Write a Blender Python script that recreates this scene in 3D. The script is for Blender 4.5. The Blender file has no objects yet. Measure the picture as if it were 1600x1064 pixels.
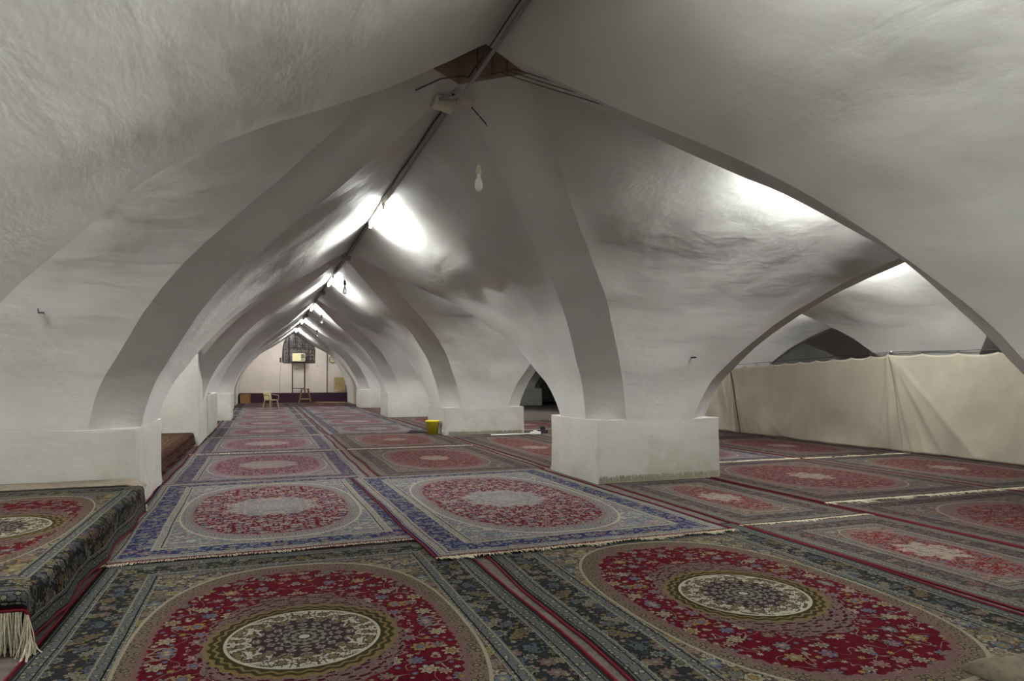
import bpy, bmesh, math, random
from mathutils import Vector, Matrix, noise
random.seed(7)
sc = bpy.context.scene
C = sc.collection
PI = math.pi
R = math.radians
YAW = R(20)

# ------------------------------------------------------------------ helpers
def new_obj(name, mesh, parent=None, loc=None):
    o = bpy.data.objects.new(name, mesh)
    C.objects.link(o)
    if parent is not None: o.parent = parent
    if loc is not None: o.location = loc
    return o

def link_bm(name, bm, m, parent=None, smooth=False, loc=None, recalc=True):
    if recalc: bmesh.ops.recalc_face_normals(bm, faces=bm.faces)
    me = bpy.data.meshes.new(name)
    bm.to_mesh(me); bm.free()
    me.materials.append(m)
    if smooth:
        for p in me.polygons: p.use_smooth = True
    return new_obj(name, me, parent, loc)

def tag(o, label=None, cat=None, group=None, kind=None):
    if label: o['label'] = label
    if cat: o['category'] = cat
    if group: o['group'] = group
    if kind: o['kind'] = kind
    return o

def thing(name, loc, label, cat, rotz=0, group=None):
    o = bpy.data.objects.new(name, None)
    o.empty_display_size = .1
    C.objects.link(o); o.location = loc; o.rotation_euler = (0, 0, rotz)
    return tag(o, label, cat, group)

def copy_tree(o, parent=None):
    c = o.copy(); C.objects.link(c); c.parent = parent
    for ch in list(o.children): copy_tree(ch, c)
    return c

def box(bm, x0, x1, y0, y1, z0, z1, bev=0.0, M=None):
    vs = [bm.verts.new(v) for v in ((x0,y0,z0),(x1,y0,z0),(x1,y1,z0),(x0,y1,z0),(x0,y0,z1),(x1,y0,z1),(x1,y1,z1),(x0,y1,z1))]
    fs = [bm.faces.new([vs[i] for i in q]) for q in ((0,3,2,1),(4,5,6,7),(0,1,5,4),(1,2,6,5),(2,3,7,6),(3,0,4,7))]
    geom = set(vs)
    if bev > 0:
        es = set(e for f in fs for e in f.edges)
        r = bmesh.ops.bevel(bm, geom=list(es), offset=bev, segments=2, affect='EDGES', profile=.6)
        geom = set(v for v in r['verts'])
        for f in r['faces']:
            for v in f.verts: geom.add(v)
        todo = list(geom)
        while todo:
            v = todo.pop()
            for e in v.link_edges:
                w = e.other_vert(v)
                if w not in geom: geom.add(w); todo.append(w)
    if M is not None: bmesh.ops.transform(bm, matrix=M, verts=list(geom))
    return geom

def tube(bm, pts, rad, seg=8, cap=True):
    pts = [Vector(p) for p in pts]
    n = len(pts); rings = []
    prev = None
    for i, p in enumerate(pts):
        if i == 0: t = pts[1]-p
        elif i == n-1: t = p-pts[i-1]
        else: t = (pts[i+1]-p).normalized() + (p-pts[i-1]).normalized()
        if t.length < 1e-9: t = Vector((0,0,1))
        t.normalize()
        if prev is None:
            a = Vector((0,0,1)) if abs(t.z) < .9 else Vector((1,0,0))
            u = t.cross(a).normalized()
        else:
            u = (prev - t*prev.dot(t)).normalized()
        prev = u
        w = t.cross(u)
        r = rad[i] if isinstance(rad, (list, tuple)) else rad
        rings.append([bm.verts.new(p + (u*math.cos(2*PI*k/seg) + w*math.sin(2*PI*k/seg))*r) for k in range(seg)])
    for a, b in zip(rings, rings[1:]):
        for k in range(seg):
            bm.faces.new((a[k], a[(k+1)%seg], b[(k+1)%seg], b[k]))
    if cap:
        bm.faces.new(rings[0][::-1]); bm.faces.new(rings[-1])

def lathe(bm, prof, seg=24, c=(0,0,0), closed=False):
    rings = []
    for r, z in prof:
        if r < 1e-5: rings.append([bm.verts.new((c[0], c[1], c[2]+z))])
        else: rings.append([bm.verts.new((c[0]+r*math.cos(2*PI*k/seg), c[1]+r*math.sin(2*PI*k/seg), c[2]+z)) for k in range(seg)])
    for a, b in zip(rings, rings[1:]):
        for k in range(seg):
            k2 = (k+1) % seg
            if len(a) == 1 and len(b) == 1: continue
            if len(a) == 1: bm.faces.new((a[0], b[k2], b[k]))
            elif len(b) == 1: bm.faces.new((a[k], a[k2], b[0]))
            else: bm.faces.new((a[k], a[k2], b[k2], b[k]))

# ------------------------------------------------------------------ node DSL
class S:
    def __init__(s, nt, sock): s.nt = nt; s.s = sock
    def _m(s, op, *o, clamp=False):
        n = s.nt.nodes.new('ShaderNodeMath'); n.operation = op; n.use_clamp = clamp
        for i, a in enumerate((s,)+o):
            if isinstance(a, S): s.nt.links.new(a.s, n.inputs[i])
            else: n.inputs[i].default_value = a
        return S(s.nt, n.outputs[0])
    def __add__(s, o): return s._m('ADD', o)
    def __sub__(s, o): return s._m('SUBTRACT', o)
    def __mul__(s, o): return s._m('MULTIPLY', o)
    def __truediv__(s, o): return s._m('DIVIDE', o)
    __radd__ = __add__; __rmul__ = __mul__
    def __rsub__(s, o): return s._m('MULTIPLY', -1.0)._m('ADD', o)
    def abs(s): return s._m('ABSOLUTE')
    def lt(s, o): return s._m('LESS_THAN', o)
    def gt(s, o): return s._m('GREATER_THAN', o)
    def min(s, o): return s._m('MINIMUM', o)
    def max(s, o): return s._m('MAXIMUM', o)
    def pow(s, o): return s._m('POWER', o)
    def sqrt(s): return s._m('SQRT')
    def sin(s): return s._m('SINE')
    def cos(s): return s._m('COSINE')
    def atan2(s, o): return s._m('ARCTAN2', o)
    def frac(s): return s._m('FRACT')
    def band(s, a, b): return s.gt(a) * s.lt(b)

def nodes_of(name):
    m = bpy.data.materials.new(name); m.use_nodes = True
    nt = m.node_tree
    b = nt.nodes['Principled BSDF']
    return m, nt, b

def comb(nt, x, y, z=0.0):
    n = nt.nodes.new('ShaderNodeCombineXYZ')
    for i, a in enumerate((x, y, z)):
        if isinstance(a, S): nt.links.new(a.s, n.inputs[i])
        else: n.inputs[i].default_value = a
    return n.outputs[0]

def mix(nt, f, a, b):
    n = nt.nodes.new('ShaderNodeMix'); n.data_type = 'RGBA'
    if isinstance(f, S): nt.links.new(f.s, n.inputs[0])
    else: n.inputs[0].default_value = f
    for sk, v in ((n.inputs[6], a), (n.inputs[7], b)):
        if isinstance(v, (tuple, list)): sk.default_value = (*v[:3], 1)
        else: nt.links.new(v, sk)
    return n.outputs[2]

def noise_n(nt, vec, scale, detail=2, rough=.5, dist=0.0):
    n = nt.nodes.new('ShaderNodeTexNoise')
    n.inputs['Scale'].default_value = scale; n.inputs['Detail'].default_value = detail
    n.inputs['Roughness'].default_value = rough; n.inputs['Distortion'].default_value = dist
    if vec is not None: nt.links.new(vec, n.inputs['Vector'])
    return n

def ramp(nt, fac, stops, interp='LINEAR'):
    n = nt.nodes.new('ShaderNodeValToRGB'); n.color_ramp.interpolation = interp
    e = n.color_ramp.elements
    while len(e) > 1: e.remove(e[-1])
    e[0].position = stops[0][0]; e[0].color = (*stops[0][1], 1)
    for p, c in stops[1:]:
        x = e.new(p); x.color = (*c, 1)
    nt.links.new(fac.s if isinstance(fac, S) else fac, n.inputs[0])
    return n.outputs[0]

def simple(name, col, rough=.6, metal=0.0, var=.15, scale=20, bump=0.0, spec=.5):
    m, nt, b = nodes_of(name)
    tc = nt.nodes.new('ShaderNodeTexCoord')
    n = noise_n(nt, tc.outputs['Object'], scale, 4, .6)
    c2 = tuple(max(0, min(1, v*(1-var))) for v in col); c1 = tuple(max(0, min(1, v*(1+var))) for v in col)
    nt.links.new(ramp(nt, n.outputs[0], [(.3, c2), (.7, c1)]), b.inputs['Base Color'])
    b.inputs['Roughness'].default_value = rough; b.inputs['Metallic'].default_value = metal
    b.inputs['Specular IOR Level'].default_value = spec
    if bump:
        bp = nt.nodes.new('ShaderNodeBump'); bp.inputs['Strength'].default_value = bump; bp.inputs['Distance'].default_value = .01
        nt.links.new(n.outputs[0], bp.inputs['Height']); nt.links.new(bp.outputs[0], b.inputs['Normal'])
    return m

def plaster(name, col, stain=.25):
    m, nt, b = nodes_of(name)
    tc = nt.nodes.new('ShaderNodeTexCoord'); P = tc.outputs['Object']
    big = noise_n(nt, P, .9, 4, .55, .4)
    mid = noise_n(nt, P, 2.6, 5, .55, .15)
    fine = noise_n(nt, P, 38, 4, .6)
    c = ramp(nt, big.outputs[0], [(.3, tuple(v*.90 for v in col)), (.7, tuple(min(1, v*1.04) for v in col))])
    # slightly damp, yellowish patches low on the walls (they have a shape of their own)
    sx = nt.nodes.new('ShaderNodeSeparateXYZ'); nt.links.new(P, sx.inputs[0]); z = S(nt, sx.outputs[2])
    low = (1.05 - z)._m('MULTIPLY', 1.1, clamp=True)
    st = (S(nt, mid.outputs[0]) - .48)._m('MULTIPLY', 7.0, clamp=True) * low * stain
    c = mix(nt, st, c, tuple(v*w for v, w in zip(col, (.80, .77, .66))))
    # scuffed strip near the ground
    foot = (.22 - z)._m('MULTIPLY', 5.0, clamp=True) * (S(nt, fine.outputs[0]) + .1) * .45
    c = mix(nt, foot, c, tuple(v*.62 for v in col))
    nt.links.new(c, b.inputs['Base Color'])
    b.inputs['Roughness'].default_value = .62
    b.inputs['Specular IOR Level'].default_value = .35
    h = S(nt, mid.outputs[0])*.5 + S(nt, fine.outputs[0])*.008 + S(nt, big.outputs[0])*1.0
    mp = nt.nodes.new('ShaderNodeMapping'); nt.links.new(P, mp.inputs[0]); mp.inputs['Scale'].default_value = (1.3, 1.3, 5.5)
    st2 = noise_n(nt, mp.outputs[0], 1.3, 4, .55, .3)
    h = h + S(nt, st2.outputs[0])*.55
    bp = nt.nodes.new('ShaderNodeBump'); bp.inputs['Strength'].default_value = .34; bp.inputs['Distance'].default_value = .05
    nt.links.new(h.s, bp.inputs['Height']); nt.links.new(bp.outputs[0], b.inputs['Normal'])
    return m

# ------------------------------------------------------------------ rug material
def rug_mat(name, field, border, guard, spandrel, band, med, flowers, style='classic', dens=1.0, fl=1.0, edge=(.16,.008,.018), dark=.38):
    D = lambda c: tuple(v*dark for v in c)
    field, border, guard, spandrel, band, edge = map(D, (field, border, guard, spandrel, band, edge))
    med = tuple(D(c) if isinstance(c, tuple) else c for c in med); flowers = [D(c) for c in flowers]
    m, nt, b = nodes_of(name)
    uv = nt.nodes.new('ShaderNodeUVMap'); uv.uv_map = 'UVMap'
    sx = nt.nodes.new('ShaderNodeSeparateXYZ'); nt.links.new(uv.outputs[0], sx.inputs[0])
    x = S(nt, sx.outputs[0]); y = S(nt, sx.outputs[1])
    def attr(k):
        a = nt.nodes.new('ShaderNodeAttribute'); a.attribute_type = 'OBJECT'; a.attribute_name = k
        return S(nt, a.outputs['Fac'])
    hw, hl, sd = attr('hw'), attr('hl'), attr('seed')
    wob = noise_n(nt, uv.outputs[0], 2.2, 2)
    w = (S(nt, wob.outputs[0]) - .5)*.03
    ax = x.abs(); ay = y.abs()
    bd = (hw - ax).min(hl - ay)
    bw = bd + w*.4
    P = comb(nt, ax, ay, sd)          # mirrored coordinates: four-fold symmetric drawing
    def flower(scale, thr, off):
        mp = nt.nodes.new('ShaderNodeMapping'); nt.links.new(P, mp.inputs[0])
        mp.inputs['Location'].default_value = (off, off*1.7, 0); mp.inputs['Scale'].default_value = (scale, scale, 1)
        v = nt.nodes.new('ShaderNodeTexVoronoi'); v.voronoi_dimensions = '2D'; v.inputs['Scale'].default_value = 1; v.inputs['Randomness'].default_value = .75
        nt.links.new(mp.outputs[0], v.inputs['Vector'])
        d = S(nt, v.outputs['Distance'])
        sub = nt.nodes.new('ShaderNodeVectorMath'); sub.operation = 'SUBTRACT'
        nt.links.new(mp.outputs[0], sub.inputs[0]); nt.links.new(v.outputs['Position'], sub.inputs[1])
        s2 = nt.nodes.new('ShaderNodeSeparateXYZ'); nt.links.new(sub.outputs[0], s2.inputs[0])
        th = S(nt, s2.outputs[1]).atan2(S(nt, s2.outputs[0]))
        hsv = nt.nodes.new('ShaderNodeSeparateColor'); nt.links.new(v.outputs['Color'], hsv.inputs[0])
        rnd = S(nt, hsv.outputs[0]); rnd2 = S(nt, hsv.outputs[1])
        rr = (th*7.0 + rnd*9.0).cos()*.07 + (rnd*.14 + thr)
        halo = d.lt(rr*1.22); petal = d.lt(rr); ring = d.lt(rr*.62); core = d.lt(rr*.33)
        return petal, ring, core, rnd, rnd2, halo
    def vines(scale, width, off):
        mp = nt.nodes.new('ShaderNodeMapping'); nt.links.new(P, mp.inputs[0]); mp.inputs['Location'].default_value = (off, 0, 0)
        n = noise_n(nt, mp.outputs[0], scale, 1, .4, 1.1)
        return (S(nt, n.outputs[0]) - .5).abs().lt(width)
    def paint(base, scale, thr, off, vs, vw, vcol):
        c = mix(nt, vines(vs, vw, off)*fl, base, vcol)
        p, r, k, rn, rn2, ha = flower(scale, thr, off)
        dk = tuple(v*.35 for v in base); c = mix(nt, ha*.8*fl, c, dk)
        pal = ramp(nt, rn, [(i/len(flowers), f) for i, f in enumerate(flowers)], 'CONSTANT')
        pal2 = ramp(nt, rn2, [(i/len(flowers), f) for i, f in enumerate(flowers[::-1])], 'CONSTANT')
        c = mix(nt, p*fl, c, pal); c = mix(nt, r*fl, c, mix(nt, .5, base, pal2)); c = mix(nt, k*fl, c, pal2)
        p2, r2, k2, rn3, rn4, ha2 = flower(scale*2.3, thr*.72, off+3.3)
        pal3 = ramp(nt, rn3, [(i/len(flowers), f) for i, f in enumerate(flowers)], 'CONSTANT')
        keep = rn4.gt(1.0-.75*dens)
        c = mix(nt, ha2*keep*(1.0-p._m('MULTIPLY', 1.0))*.8, c, dk)
        return mix(nt, p2*keep*(1.0-p._m('MULTIPLY', 1.0))*fl, c, pal3)
    field_c = paint(field, 6.2*dens, .17 if style == 'classic' else .25, 0.0, 5.0, .009, tuple(v*.7 for v in flowers[0]))
    fsave = flowers; flowers = [tuple(v*.68 for v in f) for f in flowers]
    bord_c = paint(border, 8.0, .27, 5.1, 9.0, .016, flowers[1])
    flowers = fsave
    span_c = paint(spandrel, 9.0, .33, 9.4, 11.0, .03, flowers[2])
    g = flower(15.0, .22, 2.2)
    guard_c = mix(nt, g[0]*.8, guard, tuple(v*.55 for v in border))
    guard_c = mix(nt, g[1]*.9, guard_c, flowers[0])
    # oval field
    ox = hw - .47; oy = hl - .47
    p_ = 2.5
    e = ((ax/ox)._m('POWER', p_) + (ay/oy)._m('POWER', p_))._m('POWER', 1/p_)
    th = y.atan2(x)
    c = span_c
    bf = flower(17.0, .27, 7.7)
    bnd = mix(nt, bf[0], band, tuple(v*1.3 for v in border)); bnd = mix(nt, bf[1], bnd, flowers[2]); bnd = mix(nt, bf[2], bnd, flowers[-1])
    zig = e + (th*90.0).sin()*.008
    c = mix(nt, e.lt(1.0), c, bnd)
    c = mix(nt, e.band(.985, 1.005), c, flowers[0])
    c = mix(nt, zig.lt(.90), c, tuple(a*.5+b_*.5*dark for a, b_ in zip(band, (.24, .10, .13))))
    c = mix(nt, zig.lt(.865), c, field_c)
    # medallion
    r = (x*x + y*y*.92).sqrt()
    cream, gold, plum, centre, R0 = med
    if style == 'classic':
        rz = r + (th*32.0).cos()*.010
        tip = (x*x*1.3 + y*y*.62).sqrt() + (th*16.0).cos()*.02
        lcf = flower(16.0, .30, 6.1)
        lace = mix(nt, ((r*150.0).sin()*(th*28.0).sin()).gt(.1), plum, tuple(v*.5 for v in field))
        lace = mix(nt, lcf[0]*.8, lace, flowers[2]); lace = mix(nt, lcf[1], lace, plum)
        c = mix(nt, tip.lt(R0*1.47), c, lace)
        c = mix(nt, rz.lt(R0*1.24), c, gold); c = mix(nt, rz.lt(R0*1.17), c, tuple(v*.25 for v in gold))
        c = mix(nt, rz.lt(R0*1.11), c, gold); c = mix(nt, rz.lt(R0*1.07), c, tuple(v*.25 for v in gold))
        cr = flower(13.0, .30, 1.0)
        crc = mix(nt, (cr[0] + vines(16, .05, 4.4))._m('MULTIPLY', .9, clamp=True), cream, tuple(v*.35 for v in plum))
        crc = mix(nt, cr[1], crc, gold)
        c = mix(nt, r.lt(R0*1.0), c, cream); c = mix(nt, r.lt(R0*.96), c, crc)
        st = r + (th*16.0).cos()*.022
        c = mix(nt, st.lt(R0*.62), c, mix(nt, ((r*105.0).sin() + (th*16.0).cos()*1.1).gt(.2), tuple(v*.3 for v in plum), mix(nt, ((r*150.0).sin()*(th*32.0).cos()).gt(.1), plum, tuple(v*.55 for v in cream))))
        c = mix(nt, (r + (th*24.0).cos()*.01).lt(R0*.36), c, mix(nt, ((r*130.0).sin() + (th*12.0).cos()*.9).gt(.0), tuple(v*.35 for v in plum), mix(nt, ((r*240.0).sin()*(th*24.0).cos()).gt(.0), centre, tuple(v*.6 for v in cream))))
        c = mix(nt, r.lt(R0*.07), c, cream)
    else:
        nz = noise_n(nt, P, 26, 2, .6)
        n1 = S(nt, nz.outputs[0])
        sc8 = (x*x*.8 + y*y*.55).sqrt() + (th*8.0).cos()*.03 + (n1-.5)*.22
        c = mix(nt, sc8.lt(R0)*.6, c, mix(nt, n1.gt(.5), cream, centre))
        c = mix(nt, sc8.lt(R0*.45)*.6, c, mix(nt, (n1*7.0).frac().gt(.5), cream, plum))
    # borders, from the inside out
    inner = bw.lt(.465)
    c = mix(nt, inner, c, tuple(v*.8 for v in flowers[0]))
    c = mix(nt, bw.lt(.458), c, guard_c)
    c = mix(nt, bw.band(.435, .445), c, tuple(v*.4 for v in border)); c = mix(nt, bw.band(.372, .382), c, tuple(v*.8 for v in flowers[0]))
    c = mix(nt, bw.lt(.365), c, bord_c)
    c = mix(nt, bw.lt(.150), c, tuple(v*.8 for v in flowers[0]))
    c = mix(nt, bw.lt(.142), c, guard_c)
    c = mix(nt, bw.band(.115, .123), c, tuple(v*.4 for v in border)); c = mix(nt, bw.band(.045, .053), c, tuple(v*.6 for v in border))
    c = mix(nt, bw.lt(.034), c, tuple(v*.9 for v in border))
    c = mix(nt, bd.lt(.018), c, edge)
    # pile: small speckle and slow wear
    pf = noise_n(nt, uv.outputs[0], 160, 2, .6)
    pw = noise_n(nt, uv.outputs[0], 1.7, 3, .6)
    pg = noise_n(nt, uv.outputs[0], 55, 2, .7)
    f = (S(nt, pf.outputs[0])*1.2 + .42) * (S(nt, pg.outputs[0])*.9 + .58) * (S(nt, pw.outputs[0])*.3 + .85)
    mm = nt.nodes.new('ShaderNodeMix'); mm.data_type = 'RGBA'; mm.blend_type = 'MULTIPLY'; mm.inputs[0].default_value = 1
    nt.links.new(c, mm.inputs[6]); nt.links.new(comb(nt, f, f, f), mm.inputs[7])
    nt.links.new(mm.outputs[2], b.inputs['Base Color'])
    b.inputs['Roughness'].default_value = .95; b.inputs['Specular IOR Level'].default_value = .02
    bp = nt.nodes.new('ShaderNodeBump'); bp.inputs['Strength'].default_value = .5; bp.inputs['Distance'].default_value = .004
    nt.links.new(pf.outputs[0], bp.inputs['Height']); nt.links.new(bp.outputs[0], b.inputs['Normal'])
    return m

CRM = (.52, .47, .36); GRN = (.20, .21, .16); GLD = (.35, .25, .09); BLU = (.16, .20, .28); PNK = (.34, .20, .20); TAN = (.30, .23, .16)
NAVY = (.022, .028, .085)
M = {}
M['rug_classic'] = rug_mat('crimson_oval_rug_pile', (.145, .005, .018), (.035, .036, .040), (.17, .175, .175), (.11, .095, .085),
    (.24, .17, .13), ((.62, .58, .46), (.26, .19, .08), (.20, .13, .14), (.2, .19, .15), .43), [(.45, .41, .30), GRN, TAN, BLU, PNK, (.42, .38, .27), GLD], dark=.265)
M['rug_blue'] = rug_mat('blue_border_rug_pile', (.16, .010, .022), (.030, .035, .13), (.36, .33, .27), (.20, .22, .25),
    (.30, .28, .24), (CRM, GLD, (.18, .2, .3), (.26, .32, .42), .42), [(.48, .44, .36), (.22, .24, .30), (.40, .36, .28), BLU, (.36, .2, .22), (.45, .42, .36)], 'lace', 1.5)
M['rug_purple'] = rug_mat('purple_grey_rug_pile', (.20, .022, .045), (.055, .05, .10), (.30, .26, .25), (.22, .18, .20),
    (.30, .22, .22), (CRM, GLD, (.2, .16, .22), (.30, .28, .32), .40), [(.42, .37, .32), (.22, .2, .24), (.34, .28, .26), BLU, (.32, .18, .22)], 'lace', 1.6)
M['rug_brown'] = rug_mat('brown_red_rug_pile', (.17, .020, .026), (.075, .052, .055), (.19, .155, .14), (.13, .09, .09),
    (.20, .14, .12), (CRM, GLD, (.2, .16, .18), (.24, .22, .22), .24), [(.30, .25, .19), (.14, .11, .12), (.26, .18, .14), (.12, .13, .16), (.26, .13, .12)], 'lace', 1.6)
M['rug_grey'] = rug_mat('grey_red_rug_pile', (.19, .022, .028), (.07, .058, .055), (.20, .18, .165), (.14, .12, .11),
    (.22, .16, .14), (CRM, GLD, (.2, .18, .2), (.24, .25, .26), .20), [(.34, .29, .22), (.17, .15, .13), (.28, .20, .15), (.14, .16, .2), (.28, .14, .13)], 'lace', 1.7)
M['rug_dark'] = rug_mat('dark_tribal_rug_pile', (.045, .016, .014), (.09, .02, .022), (.13, .09, .05), (.05, .03, .028),
    (.12, .07, .05), ((.3, .22, .14), GLD, (.1, .04, .04), (.14, .08, .06), .25), [(.20, .13, .08), (.10, .05, .035), (.16, .09, .06)], 'lace', 1.3, edge=(.05,.01,.012))
M['plaster'] = plaster('white_plaster', (.57, .56, .535))
M['plaster_base'] = plaster('pillar_plaster', (.445, .432, .398), .8)
M['plaster_pink_lit'] = plaster('pink_lit_plaster', (.70, .61, .55))  # pinkish light on the end wall is put into this colour
M['plaster_tan'] = plaster('tan_plaster', (.56, .40, .27))
M['plaster_shaft'] = plaster('brown_shaft_plaster', (.42, .33, .26))
M['floor'] = simple('worn_brown_felt', (.075, .06, .053), .95, var=.3, scale=14, bump=.3, spec=.1)
M['mat'] = simple('brown_felt_mat', (.20, .165, .13), .95, var=.2, scale=25, bump=.4, spec=.1)
M['mat_dark'] = simple('dark_felt', (.085, .072, .052), .95, var=.25, scale=20, bump=.4, spec=.1)
M['fringe'] = simple('cream_cotton_fringe', (.40, .36, .27), .95, var=.25, scale=60, spec=.1)
M['fringe_dark'] = simple('dusty_cotton_fringe', (.24, .22, .165), .95, var=.3, scale=60, spec=.1)
M['selvage'] = simple('crimson_wool_selvage', (.08, .006, .012), .9, var=.2, scale=50, spec=.1)
M['cond_grey'] = simple('grey_plastic_conduit', (.27, .28, .27), .5, var=.1)
M['cable_dark'] = simple('dark_cable', (.035, .032, .03), .6, var=.2)
M['beige'] = simple('beige_plastic', (.55, .50, .40), .45, var=.06)
M['yellow'] = simple('yellow_plastic', (.62, .50, .03), .4, var=.08)
M['ivory'] = simple('ivory_plastic', (.30, .25, .13), .45, var=.08)
M['ac_body'] = simple('cream_painted_metal', (.72, .66, .40), .45, var=.05)
M['ac_dark'] = simple('dark_grille', (.10, .10, .08), .5, var=.1)
M['wood'] = simple('brown_wood', (.27, .13, .045), .55, var=.35, scale=9)
M['wood_pale'] = simple('honey_wood', (.42, .27, .10), .5, var=.25, scale=9)
M['cushion'] = simple('olive_upholstery', (.30, .24, .10), .9, var=.15)
M['steel'] = simple('brown_painted_steel', (.055, .035, .03), .5, var=.2)
M['iron'] = simple('black_iron', (.02, .02, .02), .5, var=.2)
M['pvc'] = simple('white_pvc', (.75, .74, .72), .4, var=.04)
M['stone'] = simple('grey_stone', (.30, .28, .24), .85, var=.25, scale=12, bump=.4)
M['cloth_maroon'] = simple('dark_maroon_cloth', (.035, .008, .022), .9, var=.25)
M['black_cloth'] = simple('black_cloth', (.02, .018, .02), .9, var=.3)
M['dial'] = simple('pale_dial', (.6, .57, .45), .4, var=.05)
M['brass'] = simple('brass', (.40, .30, .10), .35, 1.0, var=.1)
M['lattice'] = simple('orange_brown_panel', (.36, .17, .07), .7, var=.3)
M['hole'] = simple('dark_opening', (.012, .011, .011), .9, var=.1)

def canvas():
    m, nt, b = nodes_of('cream_canvas')
    tc = nt.nodes.new('ShaderNodeTexCoord'); P = tc.outputs['Object']
    a = noise_n(nt, P, 1.3, 5, .65, .6); f = noise_n(nt, P, 14, 3, .7); w = noise_n(nt, P, 220, 2)
    c = ramp(nt, a.outputs[0], [(.2, (.33, .295, .235)), (.55, (.375, .335, .27)), (.8, (.41, .37, .30))])
    spot = (S(nt, f.outputs[0]) - .66)._m('MULTIPLY', 5.0, clamp=True)*.35
    c = mix(nt, spot, c, (.24, .20, .13))
    nt.links.new(c, b.inputs['Base Color']); b.inputs['Roughness'].default_value = .9; b.inputs['Specular IOR Level'].default_value = .1
    bp = nt.nodes.new('ShaderNodeBump'); bp.inputs['Strength'].default_value = .35; bp.inputs['Distance'].default_value = .02
    h = S(nt, a.outputs[0]) + S(nt, w.outputs[0])*.05 + S(nt, f.outputs[0])*.12
    nt.links.new(h.s, bp.inputs['Height']); nt.links.new(bp.outputs[0], b.inputs['Normal'])
    return m
M['canvas'] = canvas()

def emis(name, col, st):
    m, nt, b = nodes_of(name)
    b.inputs['Base Color'].default_value = (.9, .9, .9, 1)
    b.inputs['Emission Color'].default_value = (*col, 1); b.inputs['Emission Strength'].default_value = st
    return m
M['tube_fill'] = emis('dim_fill_tube', (.97, 1.0, .95), 290)  # for the two added tubes that brighten the near vault
M['tube_on'] = emis('lit_fluorescent_tube', (.97, 1.0, .97), 420)

def glass(name, col, rough=.05, trans=1.0):
    m, nt, b = nodes_of(name)
    b.inputs['Base Color'].default_value = (*col, 1); b.inputs['Roughness'].default_value = rough
    b.inputs['Transmission Weight'].default_value = trans; b.inputs['IOR'].default_value = 1.45
    return m
M['glass_clear'] = glass('clear_bulb_glass', (1, 1, 1), .02)
M['glass_milk'] = glass('milky_bulb_glass', (.9, .88, .82), .35, .35)
def pane_mat():
    m, nt, b = nodes_of('dark_patterned_glass')
    tc = nt.nodes.new('ShaderNodeTexCoord'); sx = nt.nodes.new('ShaderNodeSeparateXYZ'); nt.links.new(tc.outputs['Object'], sx.inputs[0])
    x = S(nt, sx.outputs[0]); z = S(nt, sx.outputs[2])
    v = nt.nodes.new('ShaderNodeTexVoronoi'); v.inputs['Scale'].default_value = 4.5; v.inputs['Randomness'].default_value = .15
    nt.links.new(tc.outputs['Object'], v.inputs['Vector'])
    d = S(nt, v.outputs['Distance'])
    c = mix(nt, d.band(.25, .38), (.03, .022, .022), (.20, .155, .15))
    c = mix(nt, d.lt(.13), c, (.012, .01, .016))
    nt.links.new(c, b.inputs['Base Color']); b.inputs['Roughness'].default_value = .22
    return m
M['pane'] = pane_mat()

# ------------------------------------------------------------------ vault geometry
X0N, X1N = -1.35, 4.40           # nave faces
NW, PW = 5.75, 2.05              # nave width, pillar width
PD, SP = 1.6, 7.0                # pillar depth, clear span
CX = (X0N+X1N)/2
PROF = [(0,.88),(.05,1.36),(.1,1.62),(.15,1.85),(.2,2.04),(.3,2.38),(.4,2.65),(.5,2.87),(.6,3.06),(.7,3.26),(.8,3.48),(.9,3.70),(1.0,3.93)]
def Pz(t):
    n = len(PROF)
    t = max(0, min(1, t))
    i = 0
    while i < n-2 and t > PROF[i+1][0]: i += 1
    p0, p1, p2, p3 = PROF[max(i-1,0)], PROF[i], PROF[i+1], PROF[min(i+2,n-1)]
    h = p2[0]-p1[0]; s = (t-p1[0])/h
    m1 = (p2[1]-p0[1])/max(1e-6, p2[0]-p0[0])*h; m2 = (p3[1]-p1[1])/max(1e-6, p3[0]-p1[0])*h
    if i == 0: m1 = (p2[1]-p1[1])*1.5
    return (2*s**3-3*s**2+1)*p1[1] + (s**3-2*s**2+s)*m1 + (-2*s**3+3*s**2)*p2[1] + (s**3-s**2)*m2

Pz0 = Pz
def wob(p, amp=1.0):
    q = Vector(p)
    a = noise.noise_vector(q*.55)*.038 + noise.noise_vector(q*1.5 + Vector((7,3,1)))*.020 + noise.noise_vector(q*4.0)*.005
    k = min(1.0, max(.35, (q.z-.7))) * (1 - .5*max(0, min(1, (q.z-2.7)/.8)))
    return q + a*amp*k

HXO, HYO = .46, .36     # rib half-chamfer offsets on the two faces
def grid_to_bm(bm, rows):
    V = [[bm.verts.new(wob(p)) for p in r] for r in rows]
    for a, b in zip(V, V[1:]):
        for k in range(len(a)-1):
            q = (a[k], a[k+1], b[k+1], b[k])
            try: bm.faces.new(q)
            except ValueError: pass

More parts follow.
